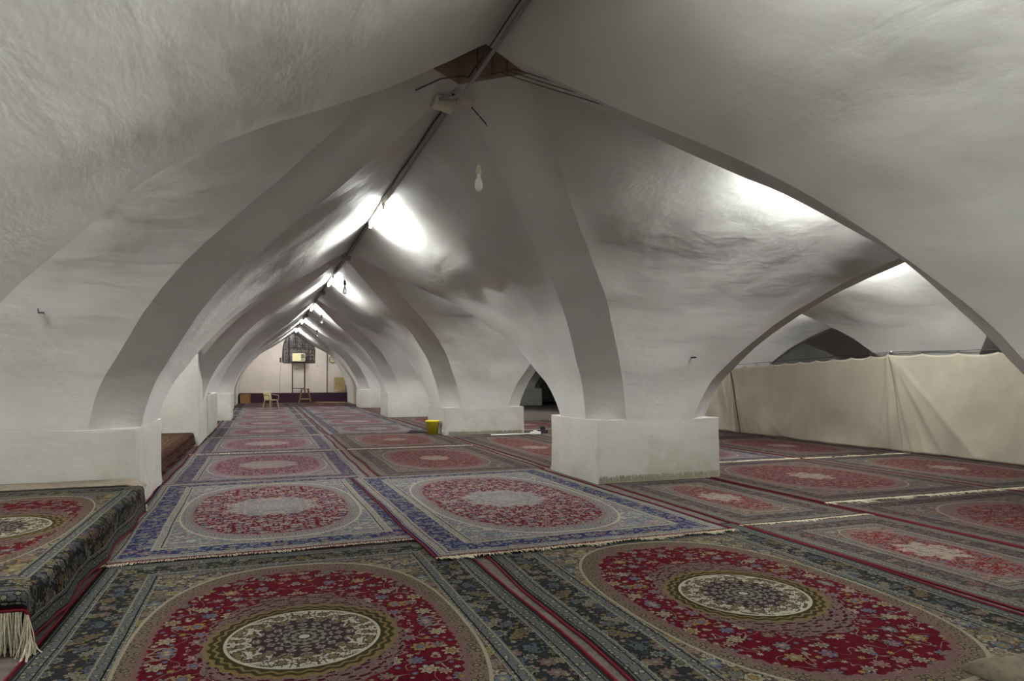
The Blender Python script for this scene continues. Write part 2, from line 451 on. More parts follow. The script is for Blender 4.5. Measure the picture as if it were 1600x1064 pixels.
TS_F = [0,.02,.04,.06,.08,.1,.125,.15,.175,.2,.225,.25,.275] + [.3+.025*i for i in range(29)]
TS_C = [0,.03,.06,.1,.15,.2,.3,.4,.5,.6,.7,.8,.9,1.0]
def crown(i, j):
    """centre of the bay left of pillar column i and before pillar row j"""
    return (CX + 7.8*i, 8.6*j - 3.5)
def mushroom(web, rib, x0, x1, y0, y1, i, j, fine, hb=.9):
    """the vault springing from one pillar: four webs and four diagonal bands"""
    TS = TS_F if fine else TS_C
    n = 36 if fine else 10
    nr = 6 if fine else 2
    L = lambda a, b, t: a+(b-a)*t
    Pz = lambda t: Pz0(t) - (.89-hb)*max(0, 1-t/.18)
    cSL, cSR, cNL, cNR = crown(i, j), crown(i+1, j), crown(i, j+1), crown(i+1, j+1)
    for xf, a_, b_ in ((x0, cSL, cNL), (x1, cSR, cNR)):          # webs running along y
        rows = []
        for t in TS:
            ya = L(y0+HYO, a_[1]+HYO, t); yb = L(y1-HYO, b_[1]-HYO, t)
            rows.append([(L(xf, L(a_[0], b_[0], k/n), t), L(ya, yb, k/n), Pz(t)) for k in range(n+1)])
        grid_to_bm(web, rows)
    for yf, a_, b_ in ((y0, cSL, cSR), (y1, cNL, cNR)):          # webs running along x
        rows = []
        for t in TS:
            xa = L(x0+HXO, a_[0]+HXO, t); xb = L(x1-HXO, b_[0]-HXO, t)
            rows.append([(L(xa, xb, k/n), L(yf, L(a_[1], b_[1], k/n), t), Pz(t)) for k in range(n+1)])
        grid_to_bm(web, rows)
    for xf, sx, yf, sy, c in ((x0, 1, y0, 1, cSL), (x1, -1, y0, 1, cSR), (x0, 1, y1, -1, cNL), (x1, -1, y1, -1, cNR)):
        rows = []
        for t in TS:
            a = (L(xf, c[0], t), L(yf, c[1], t)+sy*HYO); b = (L(xf, c[0], t)+sx*HXO, L(yf, c[1], t))
            rows.append([(L(a[0], b[0], k/nr), L(a[1], b[1], k/nr), Pz(t)) for k in range(nr+1)])
        grid_to_bm(rib, rows)

pillars_x = {-1: (X0N-PW, X0N), 0: (X1N, X1N+PW), 1: (X1N+7.8, X1N+PW+7.8), 2: (X1N+15.6, X1N+PW+15.6), -2: (X0N-PW-7.8, X0N-7.8)}
def pil_y(j): return (8.6*j, 8.6*j+PD)
crowns_x = {i: (CX + 7.8*i, CX + 7.8*(i+1)) for i in range(-3, 4)}   # crowns left/right of pillar i
vault = bmesh.new(); ribs = bmesh.new()
base_h = {(-1,0): .9, (0,1): .90, (1,1): .9, (0,2): .72, (-1,1): .93, (0,3): .95}
pillars = []
for i in (-2, -1, 0, 1, 2):
    for j in range(0, 5):
        x0, x1 = pillars_x[i]; y0, y1 = pil_y(j)
        if (i, j) == (-1, 3): x1 += .28; 
        if (i, j) == (0, 4): x0 += .12; x1 += .12
        if (i, j) == (0, 2): x1 += .15; y1 += .3
        if (i, j) == (-1, 1): y1 += .45
        if j == 0: y0, y1 = .5, (3.30 if i < 0 else 2.86)
        fine = (i in (-1, 0) and j in (0, 1)) or (i, j) in ((0, 2), (-1, 2), (1, 1), (1, 0))
        mushroom(vault, ribs, x0, x1, y0, y1, i, j, fine, base_h.get((i, j), .92)-.015)
        pillars.append((i, j, x0, x1, y0, y1))
# flat caps over the small diamond openings, except the open shaft of the near crown
caps = bmesh.new()
for i in range(-2, 4):
    for j in range(0, 6):
        cx = CX + 7.8*(i-0); cy = 8.6*j - 3.5
        if i == 0 and j == 1: continue
        pts = [(cx-HXO, cy), (cx, cy-HYO), (cx+HXO, cy), (cx, cy+HYO)]
        vs = [caps.verts.new(wob((p[0], p[1], 3.93))) for p in pts]
        caps.faces.new(vs)
o = link_bm('ceiling', vault, M['plaster'], smooth=True, recalc=False); tag(o, kind='structure')
o = link_bm('ceiling', ribs, M['plaster'], smooth=True, recalc=False); tag(o, kind='structure')
o = link_bm('ceiling', caps, M['plaster'], recalc=False); tag(o, kind='structure')
# light shaft above the near crown
bm = bmesh.new()
cx, cy = crown(0, 1)
pts = [(cx-HXO, cy), (cx, cy-HYO), (cx+HXO, cy), (cx, cy+HYO)]
lo = [bm.verts.new(wob((p[0], p[1], 3.93))) for p in pts]
hi = [bm.verts.new((p[0], p[1], 5.1)) for p in pts]
for k in range(4): bm.faces.new((lo[k], lo[(k+1)%4], hi[(k+1)%4], hi[k]))
bm.faces.new(hi)
o = link_bm('ceiling', bm, M['plaster_shaft']); tag(o, kind='structure')

# ------------------------------------------------------------------ pillar bases
PL = {
 (0,1): 'white plastered block of the nearest whole pillar, right of the aisle, rug fringe at its foot',
 (-1,1): 'white plastered pillar base at the left, behind the raised rug platform',
 (0,2): 'second pillar base on the right of the aisle, with the yellow bucket at its side',
 (-1,2): 'white pillar base on the left, between the flat wall behind the dark raised rug and the low wall',
 (0,3): 'third pillar base from the front on the right of the aisle',
 (-1,3): 'third pillar base from the front on the left, just past the low wall',
 (0,4): 'fourth and farthest pillar base on the right of the aisle, close to the end wall',
 (-1,4): 'fourth and farthest pillar base on the left, close to the plastic chair',
 (1,1): 'white pillar base behind the right hand panel of the cream canvas',
 (1,2): 'white pillar base behind the far left panel of the cream canvas',
}
def blk(x0, x1, y0, y1, h, seed):
    bm = bmesh.new()
    nx, ny, nz = 16, 14, 9
    def face(fn, a, b):
        V = [[bm.verts.new(fn(i/a, k/b)) for k in range(b+1)] for i in range(a+1)]
        for i in range(a):
            for k in range(b): bm.faces.new((V[i][k], V[i+1][k], V[i+1][k+1], V[i][k+1]))
    X = lambda s: x0+(x1-x0)*s
    Y = lambda s: y0+(y1-y0)*s
    face(lambda s, t: (X(s), y0, h*t), nx, nz); face(lambda s, t: (X(s), y1, h*t), nx, nz)
    face(lambda s, t: (x0, Y(s), h*t), ny, nz); face(lambda s, t: (x1, Y(s), h*t), ny, nz)
    face(lambda s, t: (X(s), Y(t), h), nx, ny)
    bmesh.ops.remove_doubles(bm, verts=bm.verts, dist=1e-4)
    bmesh.ops.recalc_face_normals(bm, faces=bm.faces)
    es = [e for e in bm.edges if e.is_manifold and e.calc_face_angle(0) > .5]
    bmesh.ops.bevel(bm, geom=es, offset=.008, segments=1, affect='EDGES')
    for v in bm.verts:
        q = v.co.copy()
        a = noise.noise_vector(q*1.3+Vector((seed,0,0)))*.018 + noise.noise_vector(q*6)*.006
        a.z *= .6
        if q.z < .01: a.z = 0
        v.co += a
    return bm
for i, j, x0, x1, y0, y1 in pillars:
    h = base_h.get((i, j), .92)
    e = .006
    o = link_bm('pillar', blk(x0-e, x1+e, y0-e, y1+e, h, i*7+j), M['plaster_base'], smooth=False)
    for p in o.data.polygons: p.use_smooth = True
    o.data.set_sharp_from_angle(angle=R(32))
    if (i, j) in PL: tag(o, PL[(i, j)], 'pillar')
    else:
        tag(o, kind='structure'); o.name = 'wall_pier'

# ------------------------------------------------------------------ shell
def plane_grid(name, fn, a, b, m, kind='structure', smooth=True, parent=None):
    bm = bmesh.new()
    V = [[bm.verts.new(fn(i/a, k/b)) for k in range(b+1)] for i in range(a+1)]
    for i in range(a):
        for k in range(b): bm.faces.new((V[i][k], V[i+1][k], V[i+1][k+1], V[i][k+1]))
    o = link_bm(name, bm, m, parent, smooth=smooth, recalc=False)
    if kind: o['kind'] = kind
    return o
def slab(name, x0, x1, y0, y1, z0, z1, m, bev=.0):
    bm = bmesh.new(); box(bm, x0, x1, y0, y1, z0, z1, bev)
    o = link_bm(name, bm, m); o['kind'] = 'structure'; return o
XL, XR, YB, YF = -10.175, 21.0, -3.5, 44.2
slab('floor', XL-.2, XR+.2, YB-.2, YF+.2, -.1, 0, M['floor'])
slab('wall_left', XL-.2, XL, YB, YF, 0, 5, M['plaster'])
slab('wall_right', XR, XR+.2, YB, YF, 0, 5, M['plaster'])
slab('wall_back', XL, XR, YB-.2, YB, 0, 5, M['plaster'])
slab('wall_end', XL, XR, YF, YF+.2, 0, 5.4, M['plaster_pink_lit'])
# last compartment before the end wall: a slightly taller pointed barrel behind a tan arch
def barrel(bm, y0, y1, zs, ny=4, x0=X0N-.05, x1=X1N+.45):
    c = (x0+x1)/2; hw_ = (x1-x0)/2
    prof = [(x0, 0)] + [(x0+hw_*t, .9+(Pz(t)-.88)*zs) for t in TS_C] + [(x1-hw_*t, .9+(Pz(t)-.88)*zs) for t in TS_C[::-1][1:]] + [(x1, 0)]
    V = [[bm.verts.new(wob((p[0], y0+(y1-y0)*k/ny, p[1]), .6)) for p in prof] for k in range(ny+1)]
    for a, b in zip(V, V[1:]):
        for k in range(len(prof)-1): bm.faces.new((a[k], b[k], b[k+1], a[k+1]))
    return prof
bm = bmesh.new(); prof = barrel(bm, 40.0, YF, 1.36)
o = link_bm('ceiling', bm, M['plaster'], smooth=True, recalc=False); o['kind'] = 'structure'
bm = bmesh.new(); pf = barrel(bm, 39.3, 40.0, 1.08, 2)
o = link_bm('ceiling', bm, M['plaster_tan'], smooth=True, recalc=False); o['kind'] = 'structure'
def gable(y, inner, name, m):
    bm = bmesh.new()
    top = 5.5
    n = len(inner)
    V = [bm.verts.new((p[0], y, p[1])) for p in inner]
    W = [bm.verts.new((p[0], y, top)) for p in inner]
    for k in range(n-1): 
        if abs(inner[k][0]-inner[k+1][0]) > 1e-4: bm.faces.new((V[k], V[k+1], W[k+1], W[k]))
    for xs, vv in ((XL, inner[0][0]), (inner[-1][0], XR)):
        q = [bm.verts.new((a, y, z)) for a, z in ((xs, 0), (vv, 0), (vv, top), (xs, top))]
        bm.faces.new(q)
    o = link_bm(name, bm, m, recalc=False); o['kind'] = 'structure'
gable(39.3, pf, 'wall_arch', M['plaster'])
gable(40.0, pf, 'wall_arch', M['plaster'])

# left: raised platforms and the low wall
def rounded_slab(name, x0, x1, y0, y1, z1, m):
    bm = bmesh.new(); box(bm, x0, x1, y0, y1, 0, z1, .03)
    o = link_bm(name, bm, m); o['kind'] = 'structure'; return o
rounded_slab('floor_platform', -9.9, -1.27, 4.48, 8.585, .318, M['plaster_base'])
rounded_slab('floor_platform', -9.9, -1.46, 11.0, 16.31, .30, M['plaster_base'])
bm = bmesh.new(); box(bm, -6.2, -1.335, 16.32, 17.75, 0, 2.5, .012)
o = link_bm('wall_niche', bm, M['plaster_base']); o['kind'] = 'structure'
bm = bmesh.new(); box(bm, -1.75, -1.33, 19.0, 22.7, 0, 1.05, .02)
o = link_bm('wall_parapet', bm, M['plaster_base']); o['kind'] = 'structure'

# ------------------------------------------------------------------ rugs
fr_i = 0
def fringe_bm(n, length, seed, w=1.0, wid=.006, jitter=.35, lift=.0):
    """strands along local x in [0, w], reaching to -y"""
    rr = random.Random(seed); bm = bmesh.new()
    for k in range(n):
        x = (k+rr.random())*w/n
        L = length*(.35+.9*rr.random()**1.5)*max(.25, 1+1.1*noise.noise(Vector((x*3.1, seed, 0))) + .5*noise.noise(Vector((x*11, seed, 5))))
        sw = (noise.noise(Vector((x*3, seed+5, 0)))*1.2 + rr.uniform(-1, 1)*jitter)*L
        z0 = .003+.006*rr.random()
        p = [(x, 0.004, z0+lift), (x+sw*.3, -L*.5, z0+.005), (x+sw, -L, .002+.003*rr.random())]
        V = []
        for q, ww in zip(p, (1, .9, .5)):
            V.append((bm.verts.new((q[0]-wid*ww/2, q[1], q[2])), bm.verts.new((q[0], q[1], q[2]+.004)), bm.verts.new((q[0]+wid*ww/2, q[1], q[2]))))
        for a, b in zip(V, V[1:]):
            bm.faces.new((a[0], a[1], b[1], b[0])); bm.faces.new((a[1], a[2], b[2], b[1]))
    return bm
RUGCOUNT = [0]
def rug(cx, cy, hw, hl, m, label, rot=0.0, layer=0, fr=(1, 1), ends=('cream', 'cream'), frl=.05, group=None, sel=True, bind=False):
    RUGCOUNT[0] += 1
    sd = RUGCOUNT[0]
    z = .002 + layer*.011
    th = .010
    nx, ny = max(14, int(hw*2/.09)), max(14, int(hl*2/.09))
    bm = bmesh.new(); uvl = bm.loops.layers.uv.new('UVMap'); uvm = {}
    def edge(u, v):
        wx = noise.noise(Vector((sd*3.1, v*.9, 0)))*.030 + noise.noise(Vector((sd*3.1, v*4, 3)))*.006
        wy = noise.noise(Vector((u*.9, sd*5.3, 9)))*.030 + noise.noise(Vector((u*4, sd*5.3, 3)))*.006
        return wx*(abs(u)/hw)**3*(1 if u > 0 else -1), wy*(abs(v)/hl)**3
    V = []
    for i in range(nx+1):
        row = []
        for k in range(ny+1):
            u = -hw+2*hw*i/nx; v = -hl+2*hl*k/ny
            dx, dy = edge(u, v)
            zz = th + .0022*noise.noise(Vector((u*2.2+sd, v*2.2, 0)))
            if i in (0, nx) or k in (0, ny): zz = th*.75
            p = bm.verts.new((u+dx, v+dy, zz)); uvm[p] = (u, v); row.append(p)
        V.append(row)
    for i in range(nx):
        for k in range(ny): bm.faces.new((V[i][k], V[i+1][k], V[i+1][k+1], V[i][k+1]))
    ring = [V[i][0] for i in range(nx+1)] + [V[nx][k] for k in range(1, ny+1)] + [V[i][ny] for i in range(nx-1, -1, -1)] + [V[0][k] for k in range(ny-1, 0, -1)]
    low = []
    for p in ring:
        q = bm.verts.new((p.co.x, p.co.y, 0)); uvm[q] = uvm[p]; low.append(q)
    for a in range(len(ring)):
        b = (a+1) % len(ring); bm.faces.new((ring[b], ring[a], low[a], low[b]))
    for f in bm.faces:
        for l in f.loops: l[uvl].uv = uvm[l.vert]
    root = thing('rug', (cx, cy, z), label, 'rug', rot, group)
    o = link_bm('pile', bm, m, root, smooth=True, recalc=False)
    o['hw'] = float(hw); o['hl'] = float(hl); o['seed'] = float(sd*1.7)
    if sel:
        for s in (-1, 1):
            bm = bmesh.new()
            pts = []
            for k in range(ny+1):
                v = -hl+2*hl*k/ny; dx, dy = edge(s*hw, v)
                pts.append((s*hw+dx, v+dy, .0075))
            tube(bm, pts, .0085, 6)
            link_bm('selvage', bm, M['selvage'], root, smooth=True)
    if bind:
        bm = bmesh.new(); pts = []
        for k in range(nx+1):
            u = -hw+2*hw*k/nx; dx, dy = edge(u, -hl); pts.append((u+dx, -hl+dy, .008))
        tube(bm, pts, .010, 6); link_bm('end_binding', bm, M['selvage'], root, smooth=True)
    for e, on in zip((-1, 1), fr):
        if not on: continue
        dist = math.hypot(cx, cy+e*hl)
        n = int(2*hw*(170 if dist < 9 else 90 if dist < 14 else 45))
        wd = .007 if dist < 9 else .014 if dist < 14 else .026
        bm = fringe_bm(n, frl, sd*2+e, 2*hw, wd)
        for v in bm.verts:
            dx, dy = edge(v.co.x-hw, e*hl)
            v.co.y += dy*(-e if e > 0 else 1)
        f = link_bm('fringe', bm, M['fringe'] if ends[0 if e < 0 else 1] == 'cream' else M['fringe_dark'], root)
        f['kind'] = 'stuff'
        if e < 0: f.location = (-hw, -hl, 0)
        else: f.location = (hw, hl, 0); f.rotation_euler = (0, 0, PI)
    return root

rug(.22, 4.10, 1.41, 2.06, M['rug_classic'], 'crimson rug with cream ring medallion and dark border, nearest in the left column', layer=0, fr=(0, 0))
rug(3.11, 3.88, 1.40, 1.98, M['rug_classic'], 'crimson oval rug with cream ring medallion, nearest on the right of the centre seam', layer=0, fr=(0, 0), rot=R(-1.2))
rug(.10, 8.35, 1.41, 2.17, M['rug_blue'], 'blue bordered rug with red field lying against the left pillar base', layer=1, rot=R(1.0), fr=(1, 0), frl=.05, bind=True)
rug(2.745, 7.84, 1.485, 2.38, M['rug_blue'], 'brightest blue and cream bordered rug, lying on top beside the nearest right pillar', layer=2.2, rot=R(1.3), fr=(1, 0), frl=.07, bind=True)
rug(.08, 12.45, 1.42, 2.02, M['rug_purple'], 'purplish rug with pale oval medallion, third back in the left column', fr=(1, 0), frl=.03)
rug(2.98, 12.40, 1.36, 2.05, M['rug_brown'], 'brownish red oval rug just behind the bright blue bordered rug', fr=(0, 1), frl=.05)
rug(.08, 16.45, 1.42, 1.95, M['rug_purple'], 'purplish rug in the left column, beside the dark rug on the raised step', fr=(1, 0), frl=.03)
rug(2.98, 16.45, 1.36, 1.95, M['rug_brown'], 'brownish rug with small red oval in front of the yellow bucket', fr=(1, 0), frl=.03)
ys = [18.42, 21.95, 25.5, 29.1, 32.9, 36.9]
nmL = ['purplish rug in the left column, alongside the low wall with a gap above', 'faded purple rug left of the seam, level with the end of the low wall',
       'faded purple rug left of the seam beside the third left pillar', 'faded rug left of the seam, second short of the plastic chair', 'faded reddish rug in the left column nearest before the plastic chair']
nmR = ['purplish rug in the right column beside and just beyond the yellow bucket', 'purple rug right of the seam in front of the third right pillar',
       'purple rug right of the seam beside the third right pillar', 'faded purple rug right of the seam, second from the far end', 'faded purple rug right of the seam beside the farthest right pillar']
for k in range(5):
    a, b = ys[k], ys[k+1]
    rug(.10, (a+b)/2, 1.42, (b-a)/2-.02, M['rug_purple'], nmL[k], fr=(1, 0), frl=.03)
    rug(2.98, (a+b)/2, 1.40, (b-a)/2-.02, M['rug_purple'] if k % 3 else M['rug_blue'], nmR[k], fr=(0, 0))
rug(.05, 39.6, 1.40, 2.6, M['rug_brown'], 'reddish brown rug under the ivory plastic chair at the far end', fr=(0, 0))
rug(3.0, 39.6, 1.45, 2.6, M['rug_brown'], 'reddish brown rug before the maroon step, right of the wooden stool', fr=(0, 0))
rug(5.35, 7.12, .84, 1.44, M['rug_grey'], 'small greyish red rug at the foot of the nearest right pillar', fr=(1, 0), frl=.06)
rug(5.40, 4.29, .84, 1.36, M['rug_grey'], 'small reddish rug right of the near crimson oval rug, reaching the picture edge', fr=(0, 0))
rug(7.76, 8.15, 1.50, 1.80, M['rug_brown'], 'brown and crimson rug with cream centre bar, right of the nearest pillar', layer=.6, fr=(1, 1), frl=.11)
rug(10.64, 8.15, 1.34, 1.80, M['rug_grey'], 'reddish rug lying along the foot of the cream canvas', fr=(1, 1), frl=.11)
rug(7.78, 4.30, 1.50, 1.98, M['rug_brown'], 'dark brown bordered crimson rug, nearest in the row before the canvas at the right', fr=(0, 0))
rug(10.66, 4.30, 1.34, 1.98, M['rug_brown'], 'dark rug at the right edge between seam and canvas', fr=(0, 0))
rug(7.86, 11.98, 1.42, 1.95, M['rug_purple'], 'blue grey rug behind the nearest right pillar, seen just past its right edge', fr=(0, 0))
rug(10.68, 12.05, 1.34, 2.0, M['rug_brown'], 'dark red rug below the middle panel of the canvas', fr=(0, 0))
rug(7.86, 16.0, 1.42, 1.95, M['rug_brown'], 'red rug deep in the right aisle, seen through the gap between two pillars', fr=(1, 0))
rug(10.68, 16.1, 1.34, 1.95, M['rug_brown'], 'brownish rug at the foot of the far left canvas panel', fr=(0, 0))
rug(5.45, 13.55, .98, 3.1, M['rug_brown'], 'long reddish rug between the first and second right pillars', fr=(1, 0))
rug(5.45, 22.6, .98, 2.9, M['rug_brown'], 'long reddish rug between the second and third right pillars', fr=(0, 0))
rug(5.45, 30.9, .98, 3.2, M['rug_brown'], 'long dull rug between the third and fourth right pillars', fr=(0, 0))
rug(7.86, 20.2, 1.42, 1.95, M['rug_brown'], 'red rug farthest away in the right aisle beyond the second pillar', fr=(1, 0))
rug(-2.55, 24.0, 1.15, 1.25, M['rug_purple'], 'small dark patterned rug end showing beside the third left pillar', fr=(0, 0), layer=.5)

# draped rugs on the platforms
def draped(cx, cy, hw, hl, top, xe, ye, m, label, frend=True, seed=50, zb=.03):
    """rug lying on a platform whose edge is x=xe (drops to +x) and front end y=ye (drops to -y)"""
    bm = bmesh.new(); uvl = bm.loops.layers.uv.new('UVMap'); uvm = {}
    nx, ny = int(hw*2/.035), int(hl*2/.045)
    def pos(u, v):
        X = cx+u; Y = cy+v
        du = max(0, X-xe); dv = max(0, ye-Y)
        r = .045
        def bend(d):
            a = d/r
            if a < PI/2: return r*math.sin(a), r*(1-math.cos(a))
            return r, r + (d-r*PI/2)
        hx, dzx = bend(du); hy, dzy = bend(dv)
        x = min(X, xe)+hx; y = max(Y, ye)-hy
        drop = max(dzx, dzy) + .25*min(dzx, dzy)
        lim = top - zb
        if drop > lim:     # the rest lies out on the floor
            ex = drop-lim; drop = lim
            x += ex*.15 if dzx >= dzy else 0
            y -= ex*.15 if dzy > dzx else 0
        k = min(1, drop/.25)
        x += k*(.020*math.sin(Y*5.3+seed)+.015*noise.noise(Vector((Y*5, seed, 0)))+.02)
        y -= k*(dzy > dzx)*.02
        z = top - drop + .006*noise.noise(Vector((X*2.4, Y*2.4, seed)))
        if dzx > 0 and dzy > 0: x += .05*min(1, dzy/.2)*(dzx/.3); y -= .05*min(1, dzx/.2)*(dzy/.3)
        return (x, y, z+.012)
    V = []
    for i in range(nx+1):
        row = []
        for k in range(ny+1):
            u = -hw+2*hw*i/nx; v = -hl+2*hl*k/ny
            p = bm.verts.new(pos(u, v)); uvm[p] = (u, v); row.append(p)
        V.append(row)
    for i in range(nx):
        for k in range(ny): bm.faces.new((V[i][k], V[i+1][k], V[i+1][k+1], V[i][k+1]))
    for f in bm.faces:
        for l in f.loops: l[uvl].uv = uvm[l.vert]
    root = thing('rug', (0, 0, 0), label, 'rug')
    o = link_bm('pile', bm, m, root, smooth=True, recalc=False)
    o['hw'] = float(hw); o['hl'] = float(hl); o['seed'] = float(seed)
    md = o.modifiers.new('thick', 'SOLIDIFY'); md.thickness = .010; md.offset = -1
    bm = bmesh.new(); tube(bm, [pos(-hw+2*hw*i/nx, -hl) for i in range(nx+1)], .009, 6); link_bm('selvage', bm, M['selvage'], root, smooth=True)
    bm = bmesh.new(); tube(bm, [pos(hw, -hl+2*hl*i/ny) for i in range(ny+1)], .009, 6); link_bm('selvage', bm, M['selvage'], root, smooth=True)
    # near-end fringe hangs down, far end fringe lies flat
    rr = random.Random(seed)
    bm = bmesh.new()
    for k in range(int(hw*2*190)):
        u = -hw + 2*hw*rr.random()
        p = Vector(pos(u, -hl)); L = .19+.11*rr.random()
        if p.z < .06: L = min(L, .12)
        end = Vector((p.x+rr.uniform(-.02, .02), p.y-.02-rr.random()*.03, max(.012, p.z-L)))
        if p.z-L < .012: end.y -= (.012-(p.z-L))*rr.uniform(.3, .9); end.x += rr.uniform(-.02, .05)
        tube(bm, [p, p.lerp(end, .5)+Vector((rr.uniform(-.01, .01), -.012, 0)), end], .0028, 4, False)
    f = link_bm('fringe', bm, M['fringe'], root); f['kind'] = 'stuff'
    bm = bmesh.new()
    for k in range(int(hw*2*110)):
        u = -hw + 2*hw*rr.random()
        p = Vector(pos(u, hl)); L = .02+.03*rr.random()
        tube(bm, [p, p+Vector((rr.uniform(-.01, .01), L, .001))], .003, 4, False)
    f = link_bm('fringe', bm, M['fringe'], root); f['kind'] = 'stuff'
    return root
draped(-2.02, 6.35, 1.10, 2.00, .318, -1.27, 4.48, M['rug_classic'], 'crimson medallion rug draped over the raised platform at the left', seed=50)
draped(-2.45, 13.60, 1.25, 2.62, .30, -1.46, 11.0, M['rug_dark'], 'very dark brown and red rug draped over the second raised step, between two left pillars', seed=61)
# brown felt mat folded against the left pillar
def felt():
    bm = bmesh.new()
    n, k = 60, 12
    V = []
    for i in range(n+1):
        x = -4.3+(3.07)*i/n
        row = []
        r = max(0, (x+1.42))/.2
        for j in range(k+1):
            t = j/k; y = 8.345+.225*t
            z = .332+.028*math.sin(t*PI/2)+.004*noise.noise(Vector((x*3, y*5, 0)))
            if r > 0: z -= .10*r*r*(1-t*.2)
            row.append(bm.verts.new((x, y, z)))
        V.append(row)
    for a, b in zip(V, V[1:]):
        for j in range(k): bm.faces.new((a[j], b[j], b[j+1], a[j+1]))
    o = link_bm('felt_mat', bm, M['mat'], smooth=True)
    md = o.modifiers.new('thick', 'SOLIDIFY'); md.thickness = .018; md.offset = 1
    tag(o, 'plain brown felt mat between the raised crimson rug and the left pillar base', 'mat')
felt()
bm = bmesh.new()
n = 26; V = []
for i in range(n+1):
    row = []
    for j in range(15):
        a = j/14*PI; x = 3.34+1.02*i/n; w = .20+.03*noise.noise(Vector((x*2, 0, 4)))
        hgt = .055+.03*math.exp(-((x-3.45)/.1)**2)
        row.append(bm.verts.new((x, 2.27+.05*(x-3.3)+w*math.cos(a), .014+hgt*math.sin(a)**.6)))
    V.append(row)
for a, b in zip(V, V[1:]):
    for j in range(14): bm.faces.new((a[j], b[j], b[j+1], a[j+1]))
bm.faces.new(V[0]); bm.faces.new(V[-1][::-1])
o = link_bm('felt_roll', bm, M['mat_dark'], smooth=True); tag(o, 'folded brown felt lying on the near rug in the lower right corner', 'felt')
# upturned fringes of the rugs against the pillar feet
def up_fringe(x0, x1, y, label_on, h=.085, seed=3):
    rr = random.Random(seed); bm = bmesh.new()
    n = int((x1-x0)*210)
    for k in range(n):
        x = x0+(x1-x0)*(k+rr.random())/n; H = h*(.7+.5*rr.random()); s = rr.uniform(-.015, .015)
        V = []
        for xx, yy, z, w in ((x, y-.03, .012, .010), (x+s*.5, y-.020, H*.5, .010), (x+s, y-.012, H, .006)):
            V.append((bm.verts.new((xx-w/2, yy, z)), bm.verts.new((xx, yy-.006, z)), bm.verts.new((xx+w/2, yy, z))))
        for a, b in zip(V, V[1:]):
            bm.faces.new((a[0], a[1], b[1], b[0])); bm.faces.new((a[1], a[2], b[2], b[1]))
    o = link_bm('rug_fringe', bm, M['fringe_dark']); return o
o = up_fringe(4.44, 6.42, 8.58, '', .10); tag(o, 'row of dusty rug threads turned up against the nearest right pillar', 'fringe')
o = up_fringe(4.5, 6.55, 17.18, '', .09, 5); tag(o, 'row of rug threads turned up against the second right pillar', 'fringe')

# ------------------------------------------------------------------ ridge lights
def lamp(x, y, label, z=3.80):
    r = thing('tube_light', (x, y, z), label, 'ceiling light')
    bm = bmesh.new(); box(bm, -.025, .025, -.61, .61, .03, .075, .006); link_bm('housing', bm, M['beige'], r)
    for s in (-1, 1):
        bm = bmesh.new(); box(bm, -.018, .018, s*.605-.012, s*.605+.012, -.025, .035, .004); link_bm('lamp_holder', bm, M['beige'], r)
    bm = bmesh.new(); tube(bm, [(0, -.595, -.005), (0, .595, -.005)], .014, 10); t = link_bm('lamp_tube', bm, M['tube_on'], r, smooth=True)
    return r
lamp(CX, 9.9, 'lit tube light on the ridge, nearest and brightest in the picture')
lamp(CX, 17.0, 'lit tube light on the ridge, second from the front behind a hanging bulb')
lamp(CX, 23.6, 'lit tube light on the ridge, third from the front')
lamp(CX, 29.6, 'lit tube light on the ridge, fourth from the front')
lamp(CX, 35.2, 'lit tube light on the ridge, last one before the end wall window')
lamp(CX, 41.6, 'lit tube light above the end wall window', 4.35)
def lamp_q(x, y, z=3.80):
    return lamp(x, y, 'lit tube light out of view, on an aisle ridge or added for brightness', z)
for x, y, q in ((CX, 1.3, 0), (CX, -2.3, 0), (CX+7.8, 8.9, 0), (CX+7.8, 18.0, 0), (CX+7.8, 27.0, 0), (CX-7.8, 9.4, 0), (CX-7.8, 18.0, 0), (13.225, 13.7, 1), (13.225, 22.3, 1), (-2.375, 5.1, 1), (5.425, 5.1, 1), (-2.375, 13.7, 1), (5.425, 13.7, 1), (-2.375, 22.3, 1), (5.425, 22.3, 1), (5.425, 30.9, 1), (-2.375, 30.9, 1)):  # nave pair added to brighten near webs, farthest right-aisle tube for the gap
    o = lamp_q(x, y, 3.42 if x == CX else 3.66)
    if True:
        for s_ in (-.45, .45):
            bm = bmesh.new(); tube(bm, [(0, s_, .07), (0, s_, .46 if x == CX else .24)], .005, 6); link_bm('hanger', bm, M['cond_grey'], o)
    o.rotation_euler.z = q*PI/2; o['group'] = 'tube lights of the side aisles'  # group also holds the added pair over the nave
    if x == CX:
        t_ = [c for c in o.children if c.name.startswith('lamp_tube')][0]; t_.data = t_.data.copy(); t_.data.materials[0] = M['tube_fill']

# ------------------------------------------------------------------ conduits, boxes, pendants
bm = bmesh.new(); tube(bm, [(CX+.02, -1, 3.87), (CX+.03, 2.5, 3.87), (CX+.02, 4.2, 3.84), (CX+.0, 4.8, 3.80), (CX-.02, 5.25, 3.78), (CX-.05, 5.42, 3.80), (CX-.16, 5.50, 3.80)], .014, 8)
o = link_bm('conduit', bm, M['cond_grey'], smooth=True); tag(o, 'grey conduit along the near ridge, sagging across the brown opening', 'conduit')
bm = bmesh.new(); tube(bm, [(CX-.03, -1, 3.89), (CX-.02, 2.5, 3.89), (CX-.01, 4.5, 3.86), (CX-.03, 5.10, 3.83), (CX-.1, 5.0, 3.79), (1.22, 4.88, 3.69), (.98, 4.62, 3.47)], .0055, 8)
o = link_bm('cable', bm, M['cable_dark'], smooth=True); tag(o, 'black cable beside the grey conduit, ending on the left rib', 'cable')
